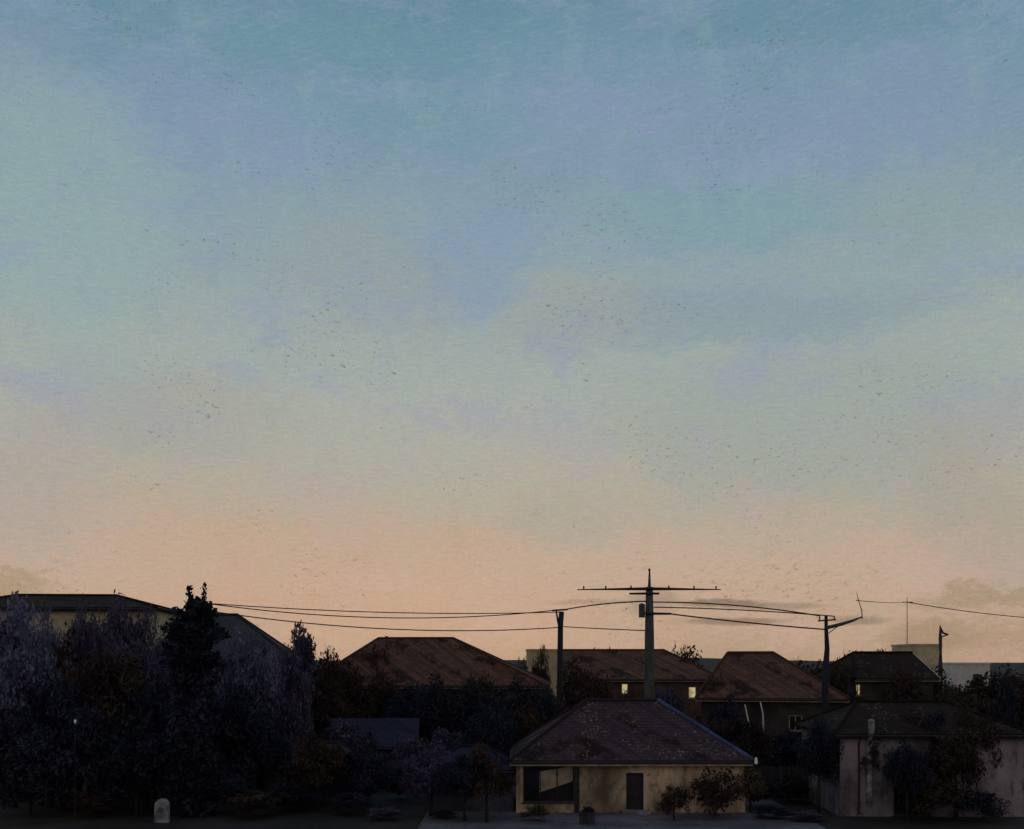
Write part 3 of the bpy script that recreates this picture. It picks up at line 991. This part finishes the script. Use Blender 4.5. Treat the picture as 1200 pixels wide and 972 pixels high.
for (px, d_, top, w_, kind, tone, lab) in (
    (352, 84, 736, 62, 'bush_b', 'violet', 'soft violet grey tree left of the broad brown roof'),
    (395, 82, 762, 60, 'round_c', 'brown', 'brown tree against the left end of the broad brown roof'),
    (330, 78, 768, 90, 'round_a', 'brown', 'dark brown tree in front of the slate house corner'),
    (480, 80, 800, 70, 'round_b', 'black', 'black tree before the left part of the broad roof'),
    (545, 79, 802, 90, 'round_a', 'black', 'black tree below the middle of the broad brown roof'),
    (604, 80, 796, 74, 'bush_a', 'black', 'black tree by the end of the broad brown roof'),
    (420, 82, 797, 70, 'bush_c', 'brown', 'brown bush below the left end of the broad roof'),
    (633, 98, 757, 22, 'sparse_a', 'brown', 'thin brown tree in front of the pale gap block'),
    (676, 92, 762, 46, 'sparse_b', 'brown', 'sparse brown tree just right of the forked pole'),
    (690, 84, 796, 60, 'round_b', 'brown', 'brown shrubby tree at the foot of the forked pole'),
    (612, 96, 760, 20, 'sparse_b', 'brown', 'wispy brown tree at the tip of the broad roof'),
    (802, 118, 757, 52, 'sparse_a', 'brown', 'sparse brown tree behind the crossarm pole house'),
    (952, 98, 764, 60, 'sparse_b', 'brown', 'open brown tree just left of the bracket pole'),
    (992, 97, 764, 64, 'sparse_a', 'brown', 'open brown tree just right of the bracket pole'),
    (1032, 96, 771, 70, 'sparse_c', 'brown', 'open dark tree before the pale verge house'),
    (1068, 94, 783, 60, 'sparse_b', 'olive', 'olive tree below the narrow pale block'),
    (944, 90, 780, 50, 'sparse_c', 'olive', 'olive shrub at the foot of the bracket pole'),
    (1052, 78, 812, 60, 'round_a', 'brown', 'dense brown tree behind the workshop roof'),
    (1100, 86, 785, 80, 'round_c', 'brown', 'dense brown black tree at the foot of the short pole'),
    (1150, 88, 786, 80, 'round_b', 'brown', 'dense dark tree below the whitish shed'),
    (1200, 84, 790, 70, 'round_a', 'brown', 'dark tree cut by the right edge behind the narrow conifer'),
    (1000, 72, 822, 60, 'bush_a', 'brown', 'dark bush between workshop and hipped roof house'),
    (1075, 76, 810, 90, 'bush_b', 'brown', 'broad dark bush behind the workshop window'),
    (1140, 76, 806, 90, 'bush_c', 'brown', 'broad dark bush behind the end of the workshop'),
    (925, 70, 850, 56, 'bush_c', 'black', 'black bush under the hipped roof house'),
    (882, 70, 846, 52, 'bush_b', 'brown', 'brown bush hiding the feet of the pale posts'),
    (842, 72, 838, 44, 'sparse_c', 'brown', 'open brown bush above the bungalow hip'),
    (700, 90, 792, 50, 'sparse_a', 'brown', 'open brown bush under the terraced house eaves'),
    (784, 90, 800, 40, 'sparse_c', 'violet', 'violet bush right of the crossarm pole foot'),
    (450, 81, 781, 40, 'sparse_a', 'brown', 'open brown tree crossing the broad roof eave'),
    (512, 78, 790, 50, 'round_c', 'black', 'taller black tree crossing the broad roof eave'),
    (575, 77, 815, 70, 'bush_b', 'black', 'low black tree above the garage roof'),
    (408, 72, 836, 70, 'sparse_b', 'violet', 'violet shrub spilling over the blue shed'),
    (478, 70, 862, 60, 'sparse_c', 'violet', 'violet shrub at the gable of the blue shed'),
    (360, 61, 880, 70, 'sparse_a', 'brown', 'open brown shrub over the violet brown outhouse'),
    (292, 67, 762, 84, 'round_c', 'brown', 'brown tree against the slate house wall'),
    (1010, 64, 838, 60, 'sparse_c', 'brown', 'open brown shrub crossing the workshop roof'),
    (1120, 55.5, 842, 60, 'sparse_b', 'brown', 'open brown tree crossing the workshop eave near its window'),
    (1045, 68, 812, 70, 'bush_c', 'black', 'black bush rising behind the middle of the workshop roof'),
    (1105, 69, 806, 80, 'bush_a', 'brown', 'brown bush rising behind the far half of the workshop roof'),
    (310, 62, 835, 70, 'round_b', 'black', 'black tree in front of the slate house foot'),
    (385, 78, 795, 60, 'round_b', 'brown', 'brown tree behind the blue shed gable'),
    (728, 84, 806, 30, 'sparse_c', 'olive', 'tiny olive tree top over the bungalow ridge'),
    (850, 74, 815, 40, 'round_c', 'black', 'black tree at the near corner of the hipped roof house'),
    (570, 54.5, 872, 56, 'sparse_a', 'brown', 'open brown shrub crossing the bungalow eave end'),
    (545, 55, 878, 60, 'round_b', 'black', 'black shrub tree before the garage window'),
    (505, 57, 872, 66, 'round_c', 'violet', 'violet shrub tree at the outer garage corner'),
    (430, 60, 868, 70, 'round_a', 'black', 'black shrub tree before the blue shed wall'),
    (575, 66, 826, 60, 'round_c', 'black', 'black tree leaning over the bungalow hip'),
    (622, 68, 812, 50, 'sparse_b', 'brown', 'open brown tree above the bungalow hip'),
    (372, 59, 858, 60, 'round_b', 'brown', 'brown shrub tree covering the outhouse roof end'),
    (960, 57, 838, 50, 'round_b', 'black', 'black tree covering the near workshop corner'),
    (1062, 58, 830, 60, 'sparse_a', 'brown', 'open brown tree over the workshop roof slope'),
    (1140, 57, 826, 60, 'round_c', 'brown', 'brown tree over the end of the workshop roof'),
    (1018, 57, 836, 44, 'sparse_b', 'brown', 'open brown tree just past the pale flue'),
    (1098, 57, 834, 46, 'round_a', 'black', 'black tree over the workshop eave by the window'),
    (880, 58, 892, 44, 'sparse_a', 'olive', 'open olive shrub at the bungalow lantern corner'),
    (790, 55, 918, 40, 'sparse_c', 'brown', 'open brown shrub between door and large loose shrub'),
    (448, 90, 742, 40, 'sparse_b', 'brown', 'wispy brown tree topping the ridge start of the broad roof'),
    (700, 112, 755, 44, 'sparse_c', 'brown', 'wispy brown tree behind the terraced house ridge'),
    (885, 100, 764, 50, 'sparse_b', 'brown', 'wispy brown tree behind the hipped roof house ridge'),
    (1040, 95, 762, 40, 'sparse_a', 'brown', 'wispy brown tree behind the pale verge house'),
    (1064, 55, 866, 46, 'round_c', 'black', 'black tree before the dark workshop door'),
    (640, 69, 806, 44, 'round_b', 'black', 'black tree standing over the bungalow roof on its garage side'),
    (640, 80, 800, 46, 'sparse_a', 'brown', 'open brown tree beside the forked pole foot'),
    (560, 84, 785, 44, 'sparse_c', 'brown', 'open brown tree against the broad roof slope'),
    (835, 78, 792, 40, 'sparse_a', 'brown', 'open brown tree hiding the outer end of the hipped roof'),
    (1000, 78, 800, 44, 'sparse_b', 'brown', 'open brown tree below the pale verge house'),
    (1062, 80, 776, 44, 'sparse_a', 'brown', 'open brown tree at the gable of the pale verge house'),
    (983, 82, 768, 40, 'sparse_c', 'brown', 'open brown tree hiding the hip of the pale verge house')):
    plant('skyline_tree', lab, 'tree', px, d_, top, w_, kind, tone, GT)

plant('narrow_conifer', 'narrow black conifer at the end of the workshop', 'conifer', 1181, 62, 795, 44, 'bush_b', 'black')

# bare shrubs and hedges in the dark gardens
GB = 'low garden shrubs'
rs_ = random.Random(21)
spots = [(470, 63, 900, 44), (505, 66, 880, 40), (340, 58, 915, 56), (300, 56, 925, 60), (410, 57, 930, 50), (455, 55.5, 945, 44), (260, 57.5, 905, 60), (520, 56, 950, 40), (140, 57, 900, 70), (60, 57, 890, 80), (5, 56, 905, 60), (105, 56, 925, 50), (570, 70, 862, 50), (525, 72, 855, 50), (895, 60, 915, 46), (930, 62, 905, 44), (905, 56, 945, 50), (948, 55, 950, 46)]
names = ['behind the garage end', 'behind the garage roof', 'before the violet brown outhouse', 'next to the thicket edge', 'on open grass before the blue shed', 'lone and low near the bottom edge', 'at the foot of the slate house', 'low, before the garage door side', 'behind the stone, to its left', 'under the tiny white lamp', 'in the bottom corner of the thicket', 'between lamp and round topped stone', 'behind the bungalow hip', 'behind the garage on the hedge line', 'beside the bungalow lamp corner', 'against the workshop drainpipe', 'nearest between bungalow and workshop', 'nearest the workshop flue']
for k, ((px, d_, top, w_), nm) in enumerate(zip(spots, names)):
    plant('garden_shrub', 'low dark shrub ' + nm, 'shrub', px, d_, top, w_, 'bush_' + 'abc'[k % 3], ('black', 'violet', 'black', 'brown')[k % 4], GB, stem=False)
plant('garden_shrub', 'large loose brown shrub against the far right of the ochre wall', 'shrub', 838, 55.5, 893, 66, 'sparse_b', 'brown', GB, stem=False)
plant('garden_shrub', 'thin olive shrub by the wide bungalow window', 'shrub', 628, 55, 942, 34, 'sparse_a', 'olive', GB, stem=False)
plant('garden_shrub', 'dark loose shrub under the workshop window', 'shrub', 1095, 55, 908, 70, 'sparse_c', 'brown', GB, stem=False)
plant('garden_shrub', 'dark loose shrub at the ochre wall foot', 'shrub', 1150, 54.5, 925, 60, 'sparse_a', 'black', GB, stem=False)

# ================================================================== SMALL THINGS
# round-topped pale stone
ds = 54.5
st = MB()
ww, hh, tt = 0.33, 0.85, 0.16
prof = [(-ww * 1.05, 0), (-ww, hh)] + [(-ww * math.cos(t * math.pi / 10), hh + ww * math.sin(t * math.pi / 10)) for t in range(1, 10)] + [(ww, hh), (ww * 1.05, 0)]
fr = [(x, -tt, z) for x, z in prof]
bk = [(x, tt, z) for x, z in prof]
st.face(fr)
st.face(bk[::-1])
for i in range(len(prof)):
    n = (i + 1) % len(prof)
    st.face([fr[n], fr[i], bk[i], bk[n]])
o = st.build('standing_stone', M['stone'], None, loc=(X(190, ds), ds, 0))
tag(o, 'pale round topped standing stone in the dark grass before the thicket', 'stone')

# little garden lamp
dl = 55.5
lp = thing('garden_lamp', 'tiny white lamp on a thin dark post before the black bush', 'lamp', (X(88, dl), dl, 0))
g = MB()
zt = Z(848, dl)
g.tube([(0, 0, 0), (0, 0, zt)], 0.03, 6)
g.build('post', M['dark_paint'], lp)
g = MB()
g.tube([(0, 0, zt), (0, 0, zt + 0.06), (0, 0, zt + 0.16), (0, 0, zt + 0.2)], [0.03, 0.07, 0.07, 0.02], 8)
g.build('bulb', M['lit_blue'], lp, smooth=True)

# pale poles by the hipped house
for (pxa, ya, pxb, yb, lab) in ((873, 826, 878, 850, 'taller leaning pale post in front of the dark house wall'), (891, 823, 894, 836, 'shorter pale post in front of the dark house wall')):
    dp = 72.0
    g = MB()
    a, b_ = at(pxa, ya, dp), at(pxb, yb, dp)
    k = (0 - b_[2]) / (b_[2] - a[2])
    foot = (b_[0] + (b_[0] - a[0]) * k * 0.15, dp, 0)
    mid = b_
    g.tube([(0, 0, 0), (mid[0] - foot[0], 0, mid[2]), (a[0] - foot[0], 0, a[2])], [0.05, 0.05, 0.035], 8)
    o = g.build('clothes_post', M['white_paint'], None, loc=foot, smooth=True)
    tag(o, lab, 'post', 'pale posts before the dark wall')

# pale end wall with coping by the right edge
dw = 57
wl = thing('garden_wall', 'short flaking ochre garden wall at the right edge beside the workshop', 'wall', (X(1180, dw), dw, 0))
g = MB()
g.box((-0.62, -0.15, 0), (0.62, 0.15, 4.1))
g.build('masonry', M['bungalow_wall'], wl)
g = MB()
g.box((-0.68, -0.2, 4.103), (0.68, 0.2, 4.2))
g.build('coping', M['stone'], wl)

def fence(label, px0, px1, d0, d1, h, n):
    a, b_ = Vector((X(px0, d0), d0, 0)), Vector((X(px1, d1), d1, 0))
    L = (b_ - a).length
    root = thing('board_fence', label, 'fence', a, math.atan2(b_.y - a.y, b_.x - a.x), 'garden fences')
    g = MB()
    k = int(L / 0.16)
    r = random.Random(int(px0))
    for i in range(k):
        hh = h + r.uniform(-0.03, 0.03)
        g.box((i * L / k + 0.006, -0.015, 0.05), ((i + 1) * L / k - 0.006, 0.012, hh))
    g.build('boards', M['timber'], root)
    for i in range(n):
        g = MB()
        xx = i * (L - 0.1) / (n - 1)
        g.box((xx, 0.014, 0), (xx + 0.1, 0.11, h + 0.08))
        g.build('post', M['timber'], root)

fence('dark board fence running from the thicket to the blue shed', 300, 505, 67, 69, 1.8, 8)
fence('dark board fence between bungalow and workshop', 872, 952, 64, 63, 1.9, 4)

# far wood along the horizon, one mass
rng = random.Random(9)
cl = []
for i in range(240):
    x = rng.uniform(-230, 230)
    y = rng.uniform(250, 300)
    h = rng.uniform(4.5, 8.0)
    cl.append((x, y, h * 0.5, h * rng.uniform(0.5, 0.8), h * 0.5, 90))
o = bpy.data.objects.new('far_wood', leaves_mesh('far_wood', cl, 0.6, 77, LEAF['brown']))
COL.objects.link(o)
tag(o, 'far dark belt of trees along the horizon', 'wood', kind='stuff')

# ================================================================== SKY
w = bpy.data.worlds.new('World')
S.world = w
w.use_nodes = True
t = NT(w.node_tree)
bg = t.n['Background']
dirv = t.node('ShaderNodeTexCoord').outputs['Generated']
sep = t.node('ShaderNodeSeparateXYZ')
t.put(sep.inputs[0], dirv)
dx, dy, dz = sep.outputs
hl = t.math('MAXIMUM', t.math('SQRT', t.math('ADD', t.math('MULTIPLY', dx, dx), t.math('MULTIPLY', dy, dy))), 0.06)
h = t.math('DIVIDE', dz, hl)
az = t.math('ARCTAN2', dx, dy)
base = t.comb(az, h, 0.0)
# soft wandering of the whole sheet of air
n1 = t.noise(t.vmath('MULTIPLY', base, (2.2, 5.0, 1)), 1.0, 4, 0.55).outputs['Color']
n2 = t.noise(t.vmath('MULTIPLY', base, (9.0, 22.0, 1)), 1.0, 5, 0.65).outputs['Color']
n3 = t.noise(t.vmath('MULTIPLY', base, (60.0, 110.0, 1)), 1.0, 5, 0.75).outputs['Color']
wob = t.vmath('ADD', t.vmath('MULTIPLY', t.vmath('SUBTRACT', n1, (0.5, 0.5, 0.5)), (0.22, 0.10, 0)),
              t.vmath('ADD', t.vmath('MULTIPLY', t.vmath('SUBTRACT', n2, (0.5, 0.5, 0.5)), (0.13, 0.06, 0)),
                      t.vmath('MULTIPLY', t.vmath('SUBTRACT', n3, (0.5, 0.5, 0.5)), (0.10, 0.06, 0))))
q = t.vmath('ADD', base, wob)
sq_ = t.node('ShaderNodeSeparateXYZ')
t.put(sq_.inputs[0], q)
hq = sq_.outputs[1]
YS = [(790, (174, 148, 125)), (745, (185, 157, 134)), (700, (191, 162, 140)), (650, (189, 166, 146)), (600, (179, 166, 147)), (550, (171, 170, 157)), (490, (166, 171, 163)),
      (420, (159, 169, 164)), (350, (149, 164, 165)), (280, (138, 159, 167)), (210, (126, 152, 167)), (130, (116, 146, 165)), (50, (108, 142, 160)), (-40, (100, 136, 155))]
stops = [(max(0.0, (HY - y) / F + 0.02), lin(c)) for y, c in YS]
stops += [(0.85, lin((84, 118, 142))), (1.0, lin((74, 106, 132)))]
col = t.ramp(t.math('ADD', hq, 0.02), stops)


def blob(px, py, rx, ry, c, amt, col, q=q):
    """A soft drift of other colour standing in one direction of the sky."""
    ctr = (math.atan2(px - 600, F), (HY - py) / math.hypot(F, px - 600), 0)
    v = t.vmath('MULTIPLY', t.vmath('SUBTRACT', q, ctr), (F / rx, F / ry, 0))
    ln = t.vmath('LENGTH', v, out=1)
    return t.mix(t.mrange(ln, 0.45, 1.15, amt, 0), col, lin(c))


for a in ((700, 110, 190, 90, (134, 152, 180), 0.55), (250, 150, 170, 90, (130, 150, 178), 0.5), (570, 300, 110, 75, (128, 151, 178), 0.55),
          (1000, 140, 190, 90, (132, 150, 178), 0.45), (40, 60, 60, 60, (129, 145, 168), 0.5), (60, 240, 130, 190, (145, 170, 168), 0.62), (1080, 240, 120, 60, (140, 160, 160), 0.6),
          (880, 365, 240, 44, (127, 147, 161), 0.5), (820, 250, 160, 50, (122, 156, 165), 0.6), (480, 150, 200, 45, (112, 149, 163), 0.5), (430, 330, 150, 70, (151, 158, 156), 0.5),
          (680, 370, 100, 60, (156, 161, 156), 0.6), (100, 470, 120, 60, (151, 161, 167), 0.5), (60, 560, 90, 90, (169, 161, 156), 0.5), (230, 500, 120, 70, (163, 160, 151), 0.5),
          (950, 500, 260, 110, (151, 161, 156), 0.6), (650, 610, 120, 35, (167, 163, 151), 0.6), (400, 640, 240, 45, (190, 160, 136), 0.5), (1150, 600, 90, 120, (160, 156, 147), 0.5),
          (620, 60, 240, 60, (108, 145, 163), 0.5), (340, 40, 160, 50, (108, 146, 160), 0.5), (1150, 700, 120, 16, (152, 132, 102), 0.55), (20, 682, 110, 26, (152, 134, 102), 0.55),
          (1110, 745, 120, 20, (165, 138, 111), 0.5)):
    col = blob(*a, col)
# hue drifting back and forth in scumbled patches
hv = t.noise(t.vmath('ADD', t.vmath('MULTIPLY', q, (10.0, 17.0, 1)), (5.0, 2.0, 0)), 1.0, 5, 0.7).outputs['Fac']
hw = t.noise(t.vmath('ADD', t.vmath('MULTIPLY', base, (26.0, 13.0, 1)), (1.0, 7.0, 0)), 1.0, 5, 0.72).outputs['Fac']
up = t.mrange(h, 0.05, 0.3)
cool = t.mix(up, lin((196, 166, 152)), lin((138, 152, 182)))
warm = t.mix(up, lin((178, 168, 142)), lin((140, 170, 168)))
col = t.mix(t.mrange(hv, 0.5, 0.62, 0, 0.38), col, cool)
col = t.mix(t.mrange(hw, 0.5, 0.68, 0, 0.22), col, warm)
col = t.mix(t.mrange(hw, 0.46, 0.34, 0, 0.16), col, t.mix(up, lin((186, 152, 124)), lin((122, 146, 160))))
bs = t.node('ShaderNodeSeparateXYZ')
t.put(bs.inputs[0], base)
dg = t.comb(t.math('MULTIPLY', t.math('ADD', bs.outputs[0], t.math('MULTIPLY', bs.outputs[1], 0.5)), 34.0), t.math('MULTIPLY', t.math('SUBTRACT', bs.outputs[1], t.math('MULTIPLY', bs.outputs[0], 0.35)), 150.0))
st_ = t.noise(dg, 1.0, 5, 0.7).outputs['Fac']
col = t.mix(t.mrange(st_, 0.52, 0.7, 0, 0.30), col, cool)
col = t.mix(t.mrange(st_, 0.48, 0.32, 0, 0.26), col, warm)
# thin dusky streaks low over the roofs
q2 = t.vmath('ADD', base, t.vmath('MULTIPLY', wob, (0.25, 0.12, 0)))
for a in ((838, 708, 60, 6, (120, 106, 92), 0.75), (850, 729, 70, 6, (122, 108, 94), 0.7), (905, 711, 60, 5, (140, 122, 106), 0.6), (755, 706, 34, 20, (140, 128, 114), 0.5), (1000, 727, 40, 6, (110, 100, 92), 0.5),
          (1090, 745, 60, 20, (150, 130, 104), 0.5), (690, 706, 60, 4, (150, 132, 116), 0.5)):
    col = blob(*a, col, q2)
# brushed streaks and fine pastel grain
gr = t.noise(t.vmath('MULTIPLY', base, (110.0, 420.0, 1)), 1.0, 3, 0.6).outputs['Fac']
gf = t.noise(t.vmath('MULTIPLY', base, (430.0, 430.0, 1)), 1.0, 2, 0.6).outputs['Fac']
val = t.math('ADD', t.mrange(gr, 0.2, 0.8, -0.07, 0.07, False), t.mrange(gf, 0.2, 0.8, -0.07, 0.07, False))
hs = t.node('ShaderNodeHueSaturation')
t.put(hs.inputs['Value'], t.math('ADD', 1.0, val))
t.put(hs.inputs['Color'], col)
col = hs.outputs[0]
# scattered small dark flecks, gathered in loose drifts
fl = t.noise(t.vmath('MULTIPLY', base, (200.0, 310.0, 1)), 1.0, 3, 0.7, 0.5).outputs['Fac']
fm = t.noise(t.vmath('MULTIPLY', t.vmath('ADD', base, (3.1, 0.7, 0)), (8.0, 13.0, 1)), 1.0, 4, 0.6).outputs['Fac']
fk = t.math('MULTIPLY', t.mrange(fl, 0.605, 0.66), t.mrange(fm, 0.5, 0.63))
col = t.mix(t.math('MULTIPLY', fk, 0.6), col, lin((98, 88, 82)))
# low olive haze broken into flecks just above the roofs
fl2 = t.noise(t.vmath('MULTIPLY', base, (120.0, 230.0, 1)), 1.0, 4, 0.72, 0.4).outputs['Fac']
fm2 = t.noise(t.vmath('ADD', t.vmath('MULTIPLY', base, (5.0, 9.0, 1)), (2.0, 4.0, 0)), 1.0, 3, 0.6).outputs['Fac']
band = t.math('MULTIPLY', t.mrange(h, 0.015, 0.04), t.mrange(h, 0.125, 0.06))
fk2 = t.math('MULTIPLY', t.math('MULTIPLY', t.mrange(fl2, 0.55, 0.64), t.mrange(fm2, 0.53, 0.66)), band)
col = t.mix(t.math('MULTIPLY', fk2, 0.5), col, lin((128, 110, 80)))
# unseen sky behind the viewer, brightened to an even grey to light the foreground
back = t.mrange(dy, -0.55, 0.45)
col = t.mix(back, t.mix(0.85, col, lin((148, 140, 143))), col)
# physical dusk sky, faint, under the drifts
sky = t.node('ShaderNodeTexSky', sky_type='NISHITA')
sky.sun_disc = False
sky.sun_elevation = R(2.0)
sky.sun_rotation = R(-5.0)
mixn = t.node('ShaderNodeMix', data_type='RGBA', blend_type='ADD')
mixn.inputs[0].default_value = 0.0015
t.put(mixn.inputs[6], col)
t.put(mixn.inputs[7], sky.outputs[0])
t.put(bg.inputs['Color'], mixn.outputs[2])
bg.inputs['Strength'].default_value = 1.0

su = bpy.data.lights.new('sun', 'SUN')
su.energy = 0.12
su.angle = R(3)
su.color = (1.0, 0.72, 0.5)
so = bpy.data.objects.new('sun', su)
COL.objects.link(so)
az_ = R(-5)
el = R(2.0)
sd = Vector((math.sin(az_) * math.cos(el), math.cos(az_) * math.cos(el), math.sin(el)))
so.rotation_euler = (-sd).to_track_quat('-Z', 'Y').to_euler()
so.location = (0, 40, 40)

# ================================================================== CAMERA
cam = bpy.data.cameras.new('camera')
co = bpy.data.objects.new('camera', cam)
COL.objects.link(co)
cam.sensor_fit = 'HORIZONTAL'
cam.sensor_width = 36
cam.lens = 36 * F / 1200
cam.shift_y = (HY - 486) / 1200
cam.clip_end = 20000
co.location = (0, 0, CAMH)
co.rotation_euler = (R(90), 0, 0)
S.camera = co
S.view_settings.view_transform = 'Standard'
S.view_settings.look = 'None'
S.view_settings.exposure = 0
S.view_settings.gamma = 1
S.cycles.use_denoising = True
